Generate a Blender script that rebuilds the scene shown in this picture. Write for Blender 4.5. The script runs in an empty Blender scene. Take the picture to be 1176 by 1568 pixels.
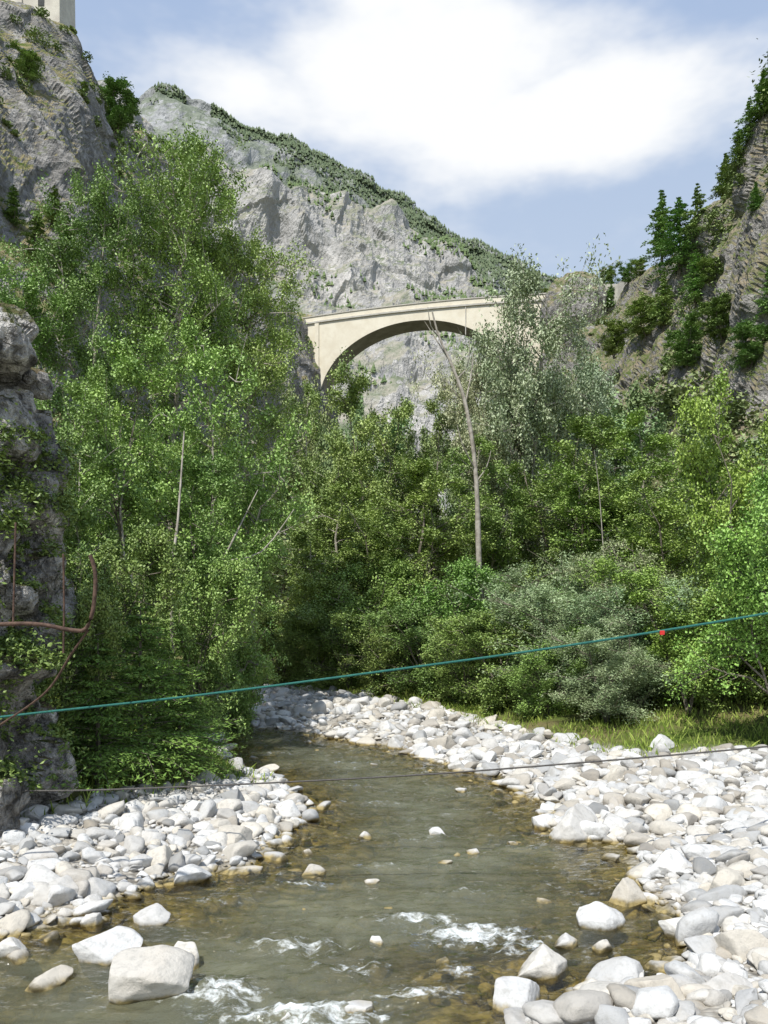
import bpy, math, random
import numpy as np
from mathutils import Vector, Matrix
S = bpy.context.scene
S.view_settings.view_transform='Standard'; S.view_settings.look='None'; S.view_settings.exposure=0
rng = np.random.default_rng(7)
CAMH=3.0; F=1230.0
def at(px,py,Y):  # image pixel coordinates at an estimated depth Y -> world position
    return ((px-588)/F*Y, Y, CAMH+(960-py)/F*Y)
# ------------------------------------------------------------------ noise
def _h(ix,iy,iz,seed):
    with np.errstate(over='ignore'):
        h=(ix.astype(np.uint32)*np.uint32(374761393)+iy.astype(np.uint32)*np.uint32(668265263)
           +iz.astype(np.uint32)*np.uint32(2246822519)+np.uint32(seed*3266489917%4294967296))
        h=(h^(h>>np.uint32(13)))*np.uint32(1274126177); h=(h^(h>>np.uint32(16)))*np.uint32(2654435761)
        h=h^(h>>np.uint32(15))
    return h.astype(np.float64)/4294967295.0
def vnoise(p,seed=0):
    i=np.floor(p).astype(np.int64); f=p-i; f=f*f*(3-2*f)
    r=0
    for dx in (0,1):
        for dy in (0,1):
            for dz in (0,1):
                w=(f[...,0] if dx else 1-f[...,0])*(f[...,1] if dy else 1-f[...,1])*(f[...,2] if dz else 1-f[...,2])
                r=r+w*_h(i[...,0]+dx,i[...,1]+dy,i[...,2]+dz,seed)
    return r*2-1
def fbm(p,oct=5,seed=0,ridged=False,gain=0.5):
    a=1.0;r=0;t=0
    for o in range(oct):
        n=vnoise(p*(2.03**o)+o*17.3,seed+o)
        if ridged: n=1-2*np.abs(n)
        r=r+a*n; t+=a; a*=gain
    return r/t
# ------------------------------------------------------------------ mesh helpers
def link(o,parent=None):
    S.collection.objects.link(o)
    if parent: o.parent=parent
    return o
def raw_mesh(name,V,Fc,k,mat,attrs=None,smooth=False):
    me=bpy.data.meshes.new(name)
    V=np.ascontiguousarray(V,dtype=np.float32); Fc=np.ascontiguousarray(Fc,dtype=np.int32)
    me.vertices.add(len(V)); me.vertices.foreach_set('co',V.ravel())
    me.loops.add(Fc.size); me.loops.foreach_set('vertex_index',Fc.ravel())
    me.polygons.add(len(Fc)); me.polygons.foreach_set('loop_start',np.arange(0,Fc.size,k,dtype=np.int32))
    me.polygons.foreach_set('use_smooth',np.full(len(Fc),smooth,dtype=bool))
    me.update(calc_edges=True)
    if attrs:
        for an,av in attrs.items():
            a=me.attributes.new(an,'FLOAT','POINT'); a.data.foreach_set('value',np.ascontiguousarray(av,dtype=np.float32))
    if mat: me.materials.append(mat)
    return me
def obj(name,me,parent=None,loc=(0,0,0)):
    o=bpy.data.objects.new(name,me); o.location=loc; return link(o,parent)
def grid_faces(nv,nu):
    i=np.arange(nv*nu).reshape(nv,nu)
    return np.stack([i[:-1,:-1],i[:-1,1:],i[1:,1:],i[1:,:-1]],-1).reshape(-1,4)
def catmull(A,n):
    A=np.asarray(A,float); m=len(A); t=np.linspace(0,m-1,n); i=np.clip(np.floor(t).astype(int),0,m-2); f=(t-i).reshape((-1,)+(1,)*(A.ndim-1))
    p0=A[np.clip(i-1,0,m-1)];p1=A[i];p2=A[i+1];p3=A[np.clip(i+2,0,m-1)]
    return 0.5*((2*p1)+(-p0+p2)*f+(2*p0-5*p1+4*p2-p3)*f*f+(-p0+3*p1-3*p2+p3)*f**3)
def box(name,c,s,mat,parent=None,rotz=0,bev=0):
    x,y,z=[v/2 for v in s]
    V=np.array([[a,b,d] for a in(-x,x) for b in(-y,y) for d in(-z,z)])
    Fc=np.array([[0,1,3,2],[4,6,7,5],[0,4,5,1],[2,3,7,6],[0,2,6,4],[1,5,7,3]])
    o=obj(name,raw_mesh(name,V,Fc,4,mat),parent,c); o.rotation_euler[2]=rotz
    if bev:
        m=o.modifiers.new('b','BEVEL'); m.width=bev; m.segments=2
    return o
def tube(paths,sides=5):
    Vs=[];Fs=[];off=0
    for P,Rr in paths:
        P=np.asarray(P,float);Rr=np.asarray(Rr,float);n=len(P)
        T=np.gradient(P,axis=0);T/=np.linalg.norm(T,axis=1,keepdims=True)+1e-9
        ref=np.where(np.abs(T[:,2:3])>0.9,np.array([[1.,0,0]]),np.array([[0,0,1.]]))
        A=np.cross(T,ref);A/=np.linalg.norm(A,axis=1,keepdims=True)+1e-9;B=np.cross(T,A)
        an=np.arange(sides)*2*math.pi/sides
        V=P[:,None]+Rr[:,None,None]*(A[:,None]*np.cos(an)[None,:,None]+B[:,None]*np.sin(an)[None,:,None])
        Vs.append(V.reshape(-1,3))
        i=np.arange(n*sides).reshape(n,sides);j=np.roll(i,-1,axis=1)
        Fs.append(np.stack([i[:-1],j[:-1],j[1:],i[1:]],-1).reshape(-1,4)+off);off+=n*sides
    return np.concatenate(Vs),np.concatenate(Fs)
# ------------------------------------------------------------------ materials
def newmat(name):
    m=bpy.data.materials.new(name);m.use_nodes=True;nt=m.node_tree;nt.nodes.clear()
    out=nt.nodes.new('ShaderNodeOutputMaterial');return m,nt,out
def N(nt,t,**kw):
    n=nt.nodes.new(t)
    for k,v in kw.items(): setattr(n,k,v)
    return n
def mixc(nt,fac,a,b,bt='MIX'):
    n=nt.nodes.new('ShaderNodeMix');n.data_type='RGBA';n.blend_type=bt
    for s,v in ((0,fac),(6,a),(7,b)):
        if hasattr(v,'is_output') : nt.links.new(v,n.inputs[s])
        elif s==0: n.inputs[0].default_value=v
        else: n.inputs[s].default_value=(*v,1)
    return n.outputs[2]
def math_(nt,op,a,b=None,clamp=False):
    n=nt.nodes.new('ShaderNodeMath');n.operation=op;n.use_clamp=clamp
    for i,v in enumerate((a,b)):
        if v is None: continue
        if hasattr(v,'is_output'): nt.links.new(v,n.inputs[i])
        else: n.inputs[i].default_value=v
    return n.outputs[0]
def ramp(nt,v,a,b):
    n=nt.nodes.new('ShaderNodeMapRange');n.interpolation_type='SMOOTHSTEP'
    nt.links.new(v,n.inputs[0]);n.inputs[1].default_value=a;n.inputs[2].default_value=b
    return n.outputs[0]
def noise(nt,vec,scale,detail=6,rough=0.6):
    n=nt.nodes.new('ShaderNodeTexNoise');n.inputs['Scale'].default_value=scale;n.inputs['Detail'].default_value=detail;n.inputs['Roughness'].default_value=rough
    nt.links.new(vec,n.inputs['Vector']);return n.outputs[0]
def pos(nt):
    return nt.nodes.new('ShaderNodeNewGeometry')
def rock_mat(name,ca,cb,sc,veg=(0.06,0.10,0.02),vegamt=0.5,soil=(0.2,0.15,0.09),crack=0.5,bump=0.3,strat=1.0,dark=0.55):
    m,nt,out=newmat(name);g=pos(nt);P=g.outputs['Position']
    mp=N(nt,'ShaderNodeMapping');nt.links.new(P,mp.inputs[0]);mp.inputs['Rotation'].default_value=(0.3,0.5,0.2);mp.inputs['Scale'].default_value=(1,1,strat)
    P2=mp.outputs[0]
    n1=noise(nt,P2,sc*0.25,4,0.65);n2=noise(nt,P2,sc*1.6,5,0.7)
    col=mixc(nt,ramp(nt,n1,0.35,0.65),ca,cb)
    col=mixc(nt,ramp(nt,n2,0.35,0.65),tuple(c*dark for c in ca),col)
    if crack>0:
        vo=N(nt,'ShaderNodeTexVoronoi',feature='DISTANCE_TO_EDGE');vo.inputs['Scale'].default_value=sc*0.6
        wv=N(nt,'ShaderNodeVectorMath',operation='ADD');nz=N(nt,'ShaderNodeTexNoise');nz.inputs['Scale'].default_value=sc*0.8;nt.links.new(P2,nz.inputs['Vector'])
        sm=N(nt,'ShaderNodeVectorMath',operation='SCALE');sm.inputs['Scale'].default_value=3.0/sc;nt.links.new(nz.outputs['Color'],sm.inputs[0])
        nt.links.new(P2,wv.inputs[0]);nt.links.new(sm.outputs[0],wv.inputs[1]);nt.links.new(wv.outputs[0],vo.inputs['Vector'])
        cr=ramp(nt,vo.outputs['Distance'],0.0,0.05)
        col=mixc(nt,math_(nt,'MULTIPLY',math_(nt,'SUBTRACT',1,cr),crack),col,tuple(c*0.35 for c in ca))
        hh=math_(nt,'ADD',n2,math_(nt,'MULTIPLY',cr,0.3*crack))
    else: hh=n2
    sep=N(nt,'ShaderNodeSeparateXYZ');nt.links.new(g.outputs['Normal'],sep.inputs[0])
    v=math_(nt,'ADD',math_(nt,'MULTIPLY',sep.outputs[2],0.7),math_(nt,'MULTIPLY',noise(nt,P,sc*0.3,5,0.7),1.2))
    fv=ramp(nt,v,1.25-vegamt,1.4-vegamt)
    vcol=mixc(nt,ramp(nt,noise(nt,P,sc*0.9,4,0.7),0.35,0.65),veg,soil)
    col=mixc(nt,fv,col,vcol)
    b=N(nt,'ShaderNodeBump');b.inputs['Strength'].default_value=bump;b.inputs['Distance'].default_value=1.0/sc
    nt.links.new(hh,b.inputs['Height'])
    bs=N(nt,'ShaderNodeBsdfDiffuse')
    nt.links.new(col,bs.inputs[0]);nt.links.new(b.outputs[0],bs.inputs['Normal']);nt.links.new(bs.outputs[0],out.inputs[0]);return m
def leaf_mat(name,ca,cb,spec=0.3,rough=.5,gloss=True):
    m,nt,out=newmat(name)
    a=N(nt,'ShaderNodeAttribute',attribute_name='tone');oi=N(nt,'ShaderNodeObjectInfo')
    col=mixc(nt,a.outputs['Fac'],ca,cb);col=mixc(nt,1.0,col,oi.outputs['Color'],'MULTIPLY')
    if gloss:
        bs=N(nt,'ShaderNodeBsdfPrincipled');bs.inputs['Roughness'].default_value=rough;bs.inputs['Specular IOR Level'].default_value=spec
    else: bs=N(nt,'ShaderNodeBsdfDiffuse')
    nt.links.new(col,bs.inputs[0]);nt.links.new(bs.outputs[0],out.inputs[0]);return m
def plain_mat(name,ca,cb,sc,rough=0.8,bump=0.3,metal=0,dist=0.02):
    m,nt,out=newmat(name);tc=N(nt,'ShaderNodeTexCoord');n1=noise(nt,tc.outputs['Object'],sc,6,0.65)
    col=mixc(nt,ramp(nt,n1,0.35,0.65),ca,cb);b=N(nt,'ShaderNodeBump');b.inputs['Strength'].default_value=bump;b.inputs['Distance'].default_value=dist
    nt.links.new(n1,b.inputs['Height']);bs=N(nt,'ShaderNodeBsdfPrincipled');bs.inputs['Roughness'].default_value=rough;bs.inputs['Metallic'].default_value=metal
    nt.links.new(col,bs.inputs['Base Color']);nt.links.new(b.outputs[0],bs.inputs['Normal']);nt.links.new(bs.outputs[0],out.inputs[0]);return m
M_leaf=leaf_mat('broad_leaf',(0.115,0.19,0.04),(0.40,0.50,0.15),.45)
M_leaff=leaf_mat('far_leaf',(0.15,0.22,0.085),(0.38,0.46,0.19),gloss=False)  # paler, bluer leaf: distance haze put into the colour
M_willow=leaf_mat('willow_leaf',(0.18,0.24,0.12),(0.47,0.52,0.34),0.5)
M_needle=leaf_mat('needles',(0.04,0.08,0.028),(0.14,0.21,0.065),gloss=False)
M_bark=plain_mat('bark',(0.09,0.075,0.055),(0.24,0.21,0.16),6,0.9,0.6)
M_barkp=plain_mat('pale_bark',(0.24,0.21,0.17),(0.44,0.40,0.34),5,0.9,0.6)
M_grass=leaf_mat('grass_blade',(0.13,0.21,0.03),(0.38,0.45,0.11),gloss=False)
# ------------------------------------------------------------------ river & ground
river=np.array([(-10,-12),(-8,4),(-5.5,7.2),(-3.8,8.0),(-3.1,8.4),(-2.6,9.5),(-1.6,10),(-1.25,13.0),(-2.0,15.4),(-3.1,16.6),(-4.7,21.5),(-6,24.5),(-9,28),(-12,38),(-9,60),(-3,100),(1,170),(4,260),
 (10,260),(7,170),(3,100),(-3,60),(-7.5,40),(-6.6,30),(-5.4,26.7),(-3.6,23.8),(-1.6,22.1),(0.5,19.4),(2.2,15.7),(2.8,13.4),(2.5,12.0),(3.6,10.9),(3.0,9.2),(3.0,7.9),(2.45,7.0),(1.1,6.4),(0.9,5),(1.5,2),(2,-12)],float)
gravel=np.array([(-40,-14),(-14,8),(-5.4,10.6),(-4.2,11.9),(-2.3,15),(-4.7,22),(-9,28),(-10,38),(-6.4,37),(-2.2,31.5),(1.3,25.5),(3.7,19.0),(5.2,16.0),(8,16.6),(14,15),(40,10),(40,-14)],float)
def poly_dist(P,poly):
    d=np.full(len(P),1e9);inside=np.zeros(len(P),bool)
    for a,b in zip(poly,np.roll(poly,-1,axis=0)):
        ab=b-a;t=np.clip(((P-a)@ab)/(ab@ab),0,1);q=a+t[:,None]*ab
        d=np.minimum(d,np.hypot(P[:,0]-q[:,0],P[:,1]-q[:,1]))
        c=(a[1]>P[:,1])!=(b[1]>P[:,1])
        with np.errstate(divide='ignore',invalid='ignore'):
            xi=(b[0]-a[0])*(P[:,1]-a[1])/(b[1]-a[1])+a[0]
        inside^=c&(P[:,0]<xi)
    return np.where(inside,-d,d)
def ground_z(x,y):
    P=np.stack([x,y],-1);w=fbm(np.stack([x*0.9,y*0.9,x*0],-1),3,5)*0.45
    dr=poly_dist(P,river)+w;dg=poly_dist(P,gravel)+w
    n=fbm(np.stack([x*1.7,y*1.7,x*0+3],-1),4,9)
    z=np.where(dr<0,-0.42*(1-np.exp(dr/1.3))+0.09*n, 0.02+0.46*(1-np.exp(-np.clip(dr,0,50)/2.2))+0.09*n*np.clip(dr+.3,0,1))
    out=np.clip(dg,0,40);z=z+np.where(dr>0,np.clip(out*0.16,0,3.2),0)
    return z,dr,dg
def axis(lo,hi,step,far):
    a=np.arange(lo,hi,step);g=[];s=step;v=hi
    while v<far: g.append(v);s*=1.35;v+=s
    g2=[];s=step;v=lo
    while v>-far: s*=1.35;v-=s;g2.append(v)
    return np.array(g2[::-1]+list(a)+g)
xs=axis(-14,14,0.11,3500);ys=axis(2,46,0.13,3500)
X,Y=np.meshgrid(xs,ys);z,dr,dg=ground_z(X.ravel(),Y.ravel())
gm=np.clip(1-(dg/0.5),0,1)
m,nt,out=newmat('riverside_ground');g=pos(nt);P=g.outputs['Position'];a=N(nt,'ShaderNodeAttribute',attribute_name='gravel')
sep=N(nt,'ShaderNodeSeparateXYZ');nt.links.new(P,sep.inputs[0])
v1=N(nt,'ShaderNodeTexVoronoi');v1.inputs['Scale'].default_value=14;nt.links.new(P,v1.inputs['Vector'])
gc=mixc(nt,ramp(nt,v1.outputs['Distance'],0.1,0.75),(0.50,0.485,0.44),(0.18,0.165,0.14))
gc=mixc(nt,ramp(nt,noise(nt,P,3),0.4,0.6),gc,(0.38,0.35,0.30))
gr=mixc(nt,ramp(nt,noise(nt,P,0.7,6,0.7),0.35,0.65),(0.08,0.12,0.025),(0.17,0.15,0.07))
bed=mixc(nt,ramp(nt,noise(nt,P,4,6,0.7),0.35,0.65),(0.13,0.105,0.05),(0.34,0.28,0.145))
c=mixc(nt,a.outputs['Fac'],gr,gc);c=mixc(nt,ramp(nt,sep.outputs[2],0.05,-0.03),c,bed)
b=N(nt,'ShaderNodeBump');b.inputs['Strength'].default_value=0.7;b.inputs['Distance'].default_value=0.04;nt.links.new(v1.outputs['Distance'],b.inputs['Height']);b.invert=True
bs=N(nt,'ShaderNodeBsdfDiffuse');nt.links.new(c,bs.inputs[0]);nt.links.new(b.outputs[0],bs.inputs['Normal']);nt.links.new(bs.outputs[0],out.inputs[0])
obj('ground',raw_mesh('ground',np.stack([X.ravel(),Y.ravel(),z],-1),grid_faces(len(ys),len(xs)),4,m,{'gravel':gm},True))
# water
wx=np.arange(-13,5.0,0.045);wy=np.concatenate([np.arange(-8,4.5,0.5),np.arange(4.5,20,0.04),np.arange(20,45,0.12),np.arange(46,262,4)])
X,Y=np.meshgrid(wx,wy);x=X.ravel();y=Y.ravel()
xx=np.where(y>45,x+ (y-45)*0.07,x)
depth=np.clip(-ground_z(x,y)[0],0,1)
foam=np.zeros_like(x)
for (fx,fy,sx,sy,am) in [(.9,7.75,.7,.34,1.3),(.3,8.15,.65,.18,1.05),(1.25,7.4,.4,.27,1.1),(-.8,7.45,.65,.25,1.0),(-.25,7.0,.5,.2,.9),(-1.35,6.5,.4,.3,1.35),(-0.6,6.15,.8,.27,1.3),(.25,6.5,.5,.17,1.0),(.6,6.9,.4,.17,.9),(-.9,9.3,.6,.12,.85),(-1.3,9.7,.4,.1,.75),(.3,11.1,.5,.12,.85),(-1.9,8.7,.5,.13,.8),(.9,9.0,.45,.12,.85),(.7,11.3,.35,.1,.65),(-.3,13.6,.8,.15,.66),(-.8,15,.6,.15,.66),(-.6,17.5,.9,.2,.66),(-3,22.6,.8,.3,.65),(-2.4,19,.8,.2,.64),(1.9,10.8,.4,.12,.65),(-.2,10.0,.5,.12,.8),(.9,12.5,.6,.12,.66),(1.9,9.2,.4,.1,.65),(-2.6,7.3,.4,.15,.65)]:
    foam=np.maximum(foam,am*np.exp(-((x-fx)/sx)**2-((y-fy)/sy)**2))
h=0.045*fbm(np.stack([x*1.3,y*2.0,x*0],-1),3,21)+0.058*fbm(np.stack([x*3.0,y*6.2,x*0],-1),4,31,True)*(0.5+foam)
h+=foam*0.06*fbm(np.stack([x*6,y*9,x*0+2],-1),4,41,True)
m,nt,out=newmat('river_water');g=pos(nt);P=g.outputs['Position'];a=N(nt,'ShaderNodeAttribute',attribute_name='foam');ad=N(nt,'ShaderNodeAttribute',attribute_name='depth')
mp=N(nt,'ShaderNodeMapping');nt.links.new(P,mp.inputs[0]);mp.inputs['Scale'].default_value=(1,2.0,1);Q=mp.outputs[0]
wn=noise(nt,Q,5,5,0.6)
b=N(nt,'ShaderNodeBump');b.inputs['Strength'].default_value=0.75;b.inputs['Distance'].default_value=0.06;nt.links.new(wn,b.inputs['Height'])
fr=N(nt,'ShaderNodeFresnel');fr.inputs[0].default_value=1.42;nt.links.new(b.outputs[0],fr.inputs[1])
gl=N(nt,'ShaderNodeBsdfGlossy');gl.inputs['Roughness'].default_value=0.07;gl.inputs['Color'].default_value=(.95,.97,.98,1);nt.links.new(b.outputs[0],gl.inputs['Normal'])
tr=N(nt,'ShaderNodeBsdfTransparent');tr.inputs[0].default_value=(0.85,0.82,0.61,1)
df=N(nt,'ShaderNodeBsdfDiffuse');nt.links.new(mixc(nt,ramp(nt,noise(nt,P,0.8,3),0.35,0.65),(0.135,0.135,0.085),(0.185,0.19,0.13)),df.inputs[0])
mx=N(nt,'ShaderNodeMixShader');nt.links.new(ramp(nt,ad.outputs['Fac'],0.03,0.55),mx.inputs[0]);nt.links.new(tr.outputs[0],mx.inputs[1]);nt.links.new(df.outputs[0],mx.inputs[2])
mx2=N(nt,'ShaderNodeMixShader');nt.links.new(fr.outputs[0],mx2.inputs[0]);nt.links.new(mx.outputs[0],mx2.inputs[1]);nt.links.new(gl.outputs[0],mx2.inputs[2])
mp3=N(nt,'ShaderNodeMapping');nt.links.new(P,mp3.inputs[0]);mp3.inputs['Scale'].default_value=(1,1.9,1);mp3.inputs['Rotation'].default_value=(0,0,.25)
fn=noise(nt,mp3.outputs[0],6.5,8,0.72)
fm=ramp(nt,math_(nt,'ADD',fn,math_(nt,'MULTIPLY',a.outputs['Fac'],0.28)),0.69,0.97)
fd=N(nt,'ShaderNodeBsdfDiffuse');fd.inputs[0].default_value=(0.72,0.75,0.74,1)
mx3=N(nt,'ShaderNodeMixShader');nt.links.new(fm,mx3.inputs[0]);nt.links.new(mx2.outputs[0],mx3.inputs[1]);nt.links.new(fd.outputs[0],mx3.inputs[2]);nt.links.new(mx3.outputs[0],out.inputs[0])
obj('river_water',raw_mesh('river_water',np.stack([xx,y,h],-1),grid_faces(len(wy),len(wx)),4,m,{'foam':foam,'depth':depth},True))
# ------------------------------------------------------------------ stones
import bmesh
def ico(sub):
    bm=bmesh.new();bmesh.ops.create_icosphere(bm,subdivisions=sub,radius=1);V=np.array([v.co[:] for v in bm.verts]);Fc=np.array([[v.index for v in f.verts] for f in bm.faces]);bm.free();return V,Fc
def stone_base(sub,seed):
    V,Fc=ico(sub)
    r=np.random.default_rng(seed)
    V=V*(1+0.18*fbm(V*1.1+seed*3,2,seed)[:,None])
    for k in range(13):
        n=r.normal(size=3);n/=np.linalg.norm(n);d=r.uniform(.45,.83);s=V@n;V=np.where((s>d)[:,None],V-n*((s-d)*0.9)[:,None],V)
    if sub>=3: V*=1+0.08*fbm(V*2.6+seed,4,seed)[:,None]
    V*=np.array([1.0,r.uniform(.6,.95),r.uniform(.35,.65)]);V/=np.abs(V[:,0]).max();return V,Fc
SB={s:[stone_base(s,i*7+s) for i in range(14)] for s in (2,3,4,5)}
m,nt,out=newmat('river_stone');g=pos(nt);P=g.outputs['Position'];a=N(nt,'ShaderNodeAttribute',attribute_name='tone')
sep=N(nt,'ShaderNodeSeparateXYZ');nt.links.new(P,sep.inputs[0])
hue=math_(nt,'FRACT',math_(nt,'MULTIPLY',a.outputs['Fac'],37.7))
pale=mixc(nt,ramp(nt,hue,.45,1.0),(0.69,0.685,0.665),(0.64,0.595,0.51));darkc=mixc(nt,ramp(nt,hue,.3,.7),(0.19,0.193,0.192),(0.25,0.22,0.18))
c=mixc(nt,a.outputs['Fac'],darkc,pale)
n1=noise(nt,P,14,6,0.7);c=mixc(nt,math_(nt,'MULTIPLY',ramp(nt,n1,0.46,0.70),0.45),c,(0.28,0.27,0.245))
c=mixc(nt,math_(nt,'MULTIPLY',ramp(nt,noise(nt,P,2.5,3),0.5,0.68),0.22),c,(0.46,0.40,0.32))
wet=ramp(nt,math_(nt,'ADD',sep.outputs[2],math_(nt,'MULTIPLY',n1,0.08)),0.12,0.06)
c=mixc(nt,wet,c,mixc(nt,ramp(nt,noise(nt,P,5,3),.4,.6),(0.11,0.09,0.045),(0.36,0.28,0.12)))
b=N(nt,'ShaderNodeBump');b.inputs['Strength'].default_value=0.6;b.inputs['Distance'].default_value=0.035;nt.links.new(n1,b.inputs['Height'])
bs=N(nt,'ShaderNodeBsdfPrincipled');nt.links.new(math_(nt,'SUBTRACT',0.9,math_(nt,'MULTIPLY',wet,0.55)),bs.inputs['Roughness']);bs.inputs['Specular IOR Level'].default_value=0.25
nt.links.new(c,bs.inputs['Base Color']);nt.links.new(b.outputs[0],bs.inputs['Normal']);nt.links.new(bs.outputs[0],out.inputs[0]);M_stone=m
def place_stones(name,x,y,r,zoff,tone,seed,zmin=None):
    rr=np.random.default_rng(seed);z,_,_=ground_z(x,y);Vs=[];Fs=[];Ts=[];off=0
    if zmin is not None: z=np.maximum(z,zmin)
    for i in range(len(x)):
        ang=r[i]/y[i]*800 if y[i]>3 else 10
        s=4 if ang>30 else (3 if ang>8 else 2)
        V,Fc=SB[s][rr.integers(14)];a=rr.uniform(0,6.28);t=rr.normal(0,.28,2);ca,sa=math.cos(a),math.sin(a)
        V=V*r[i]*rr.uniform(.8,1.2,3);V=V@np.array([[1,0,t[0]],[0,1,t[1]],[-t[0],-t[1],1]]);V=V@np.array([[ca,sa,0],[-sa,ca,0],[0,0,1]])
        Vs.append(V+np.array([x[i],y[i],z[i]+zoff*r[i]]));Fs.append(Fc+off);off+=len(V);Ts.append(np.full(len(V),tone[i]))
    return obj(name,raw_mesh(name,np.concatenate(Vs),np.concatenate(Fs),3,M_stone,{'tone':np.concatenate(Ts)},True))
def scatter(n,x0,x1,y0,y1,cond,rlo,rmed,rhi,sig=.5):
    x=rng.uniform(x0,x1,n);y=rng.uniform(y0,y1,n);P=np.stack([x,y],-1);k=cond(poly_dist(P,river),poly_dist(P,gravel));x=x[k];y=y[k]
    r=np.clip(rmed*np.exp(rng.normal(0,sig,len(x))),rlo,rhi);return x,y,r
A=[scatter(11000,-8,-1,7,17,lambda a,b:(a>-.15)&(b<.2),.022,.052,.24,.68),
   scatter(27000,0,12,4,19,lambda a,b:(a>-.15)&(b<.2),.022,.055,.27,.70),
   scatter(12500,-10,6,18,42,lambda a,b:(a>-.15)&(b<.3),.045,.09,.34,.58),
   scatter(3200,-7,3,4,26,lambda a,b:(a<-.1)&(a>-.6),.04,.075,.2)]
x=np.concatenate([a[0] for a in A]);y=np.concatenate([a[1] for a in A]);r=np.concatenate([a[2] for a in A])
place_stones('river_stones',x,y,r,0.15,np.clip(rng.beta(2.3,1.1,len(x)),0,1),3)
x,y,r=scatter(2400,-8,4,4,25,lambda a,b:(a<-.4),.04,.10,.26)
place_stones('riverbed_stones',x,y,r*0.9,-0.05,rng.uniform(0,.6,len(x)),4)
x,y,r=scatter(170,-6,3,5.5,22,lambda a,b:(a<-.25),.03,.06,.15)
place_stones('midstream_stones',x,y,r,0.3,rng.uniform(.3,1,len(x)),5,-.04)
B=[(212,1535,150,84),(155,1478,105,66),(275,1482,62,46),(222,1418,76,36),(70,1512,72,30),(80,1390,80,40),(352,1305,72,30),(285,1352,70,34),(480,1340,40,20),(470,1308,22,12),(558,1283,24,13),(670,1281,32,19),(725,1309,26,12),(785,1293,18,9),(708,1212,22,9),(570,1355,24,15),(573,1448,28,18),(915,1424,94,42),(882,1285,100,60),(838,1502,104,58),(792,1550,104,50),(908,1544,66,42),(925,1455,36,20),(968,1385,64,46),(1035,1350,84,46),(1118,1390,66,50),(1165,1305,52,32),(1150,1492,90,66),(550,1556,60,20),(1060,1440,90,46),(1020,1562,110,50),(330,1462,20,8),(410,1182,36,16),(870,1452,50,25),(140,1418,40,26),(10,1468,50,40),(335,1290,60,28),(1020,1180,50,26),(1085,1240,50,28),(1000,1248,40,24),(430,1570,60,24),(1120,1556,90,50),(30,1425,40,20),(1080,1335,60,36)]
for i,(px,py,w,hh) in enumerate(B):
    Yd=3690/(py-960+2);Xd=(px-588)/F*Yd;rad=w/F*Yd/2*1.02;hz=hh/F*Yd
    V,Fc=SB[5][i%14];rr=np.random.default_rng(100+i);a=rr.uniform(-.5,.5)+(math.pi if rr.random()<.5 else 0)
    V=V/np.abs(V).max(axis=0);V=V*np.array([rad,rad*.72,hz*.66]);V=V@np.array([[math.cos(a),math.sin(a),0],[-math.sin(a),math.cos(a),0],[0,0,1]])
    gz=max(float(ground_z(np.array([Xd]),np.array([Yd+rad*.5]))[0][0]),0.0)
    obj('boulder',raw_mesh('boulder',V,Fc,3,M_stone,{'tone':np.full(len(V),rr.uniform(.65,.95))},True),None,(Xd,Yd+rad*.45,gz+hz*.14))
# ------------------------------------------------------------------ cliffs & mountains
def loft(name,rows,nu,nv,mat,amp,sc,seed,flat=True,amp2=0,sc2=1,zsq=.55,step=.25):
    R=np.asarray(rows,float);R=catmull(R,nv);R=np.swapaxes(catmull(np.swapaxes(R,0,1),nu),0,1)
    du=np.gradient(R,axis=1);dv=np.gradient(R,axis=0);n=np.cross(du,dv);n/=np.linalg.norm(n,axis=2,keepdims=True)+1e-9
    q=R*np.array([1,1,zsq])/sc
    d=amp*fbm(q,6,seed,True,0.55)+amp2*fbm(R/sc2,4,seed+50)
    w=vnoise(R/(sc*.35),seed+9);d+=amp*step*np.sign(w)*np.abs(w)**.35
    R=R+n*d[...,None]
    Pn=R.reshape(-1,3);obj(name,raw_mesh(name,Pn,grid_faces(nv,nu),4,mat,None,not flat));
    du=np.gradient(R,axis=1);dv=np.gradient(R,axis=0);n=np.cross(du,dv);n/=np.linalg.norm(n,axis=2,keepdims=True)+1e-9
    return R,n
M_cl=rock_mat('left_cliff_rock',(0.34,0.325,0.305),(0.50,0.48,0.45),0.9,(0.11,0.15,0.04),0.36,(0.36,0.30,0.18),0.35,0.7)
M_cr=rock_mat('right_cliff_rock',(0.33,0.315,0.29),(0.48,0.455,0.42),0.9,(0.11,0.15,0.045),0.50,(0.32,0.27,0.19),0.3,0.7)
M_mt=rock_mat('limestone_face',(0.42,0.41,0.395),(0.56,0.535,0.50),0.05,(0.17,0.20,0.13),0.37,(0.40,0.37,0.31),0,0.6,0.5,.78)  # palette kept pale so that aerial haze is painted into the rock
M_mb=rock_mat('mountain_ridge',(0.38,0.385,0.385),(0.46,0.46,0.455),0.04,(0.16,0.185,0.14),0.46,(0.25,0.27,0.22),0,0.5,0.5,.78)  # pale, cool greys: haze of the far ridge painted in
M_out=rock_mat('outcrop_rock',(0.36,0.34,0.31),(0.74,0.71,0.66),2.0,(0.05,0.08,0.02),0.3,(0.2,0.16,0.1),0.3,0.9,1,.2)  # strong light/dark noise paints sun patches on shaded rock
Cc=[at(-420,-500,50),at(-180,-160,66),at(-20,20,84),at(82,70,92),at(112,130,100),at(160,182,108),at(215,228,118),at(300,345,136),at(395,450,156),at(462,496,177),at(480,520,215)]
Cb=[(-26,13,2),(-20,26,2),(-17,33,2),(-16,42,2),(-16,52,2),(-16,64,2),(-15,78,3),(-14,100,4),(-12,130,5),(-8,168,6),(-4,215,6)]
rows=[]
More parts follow.
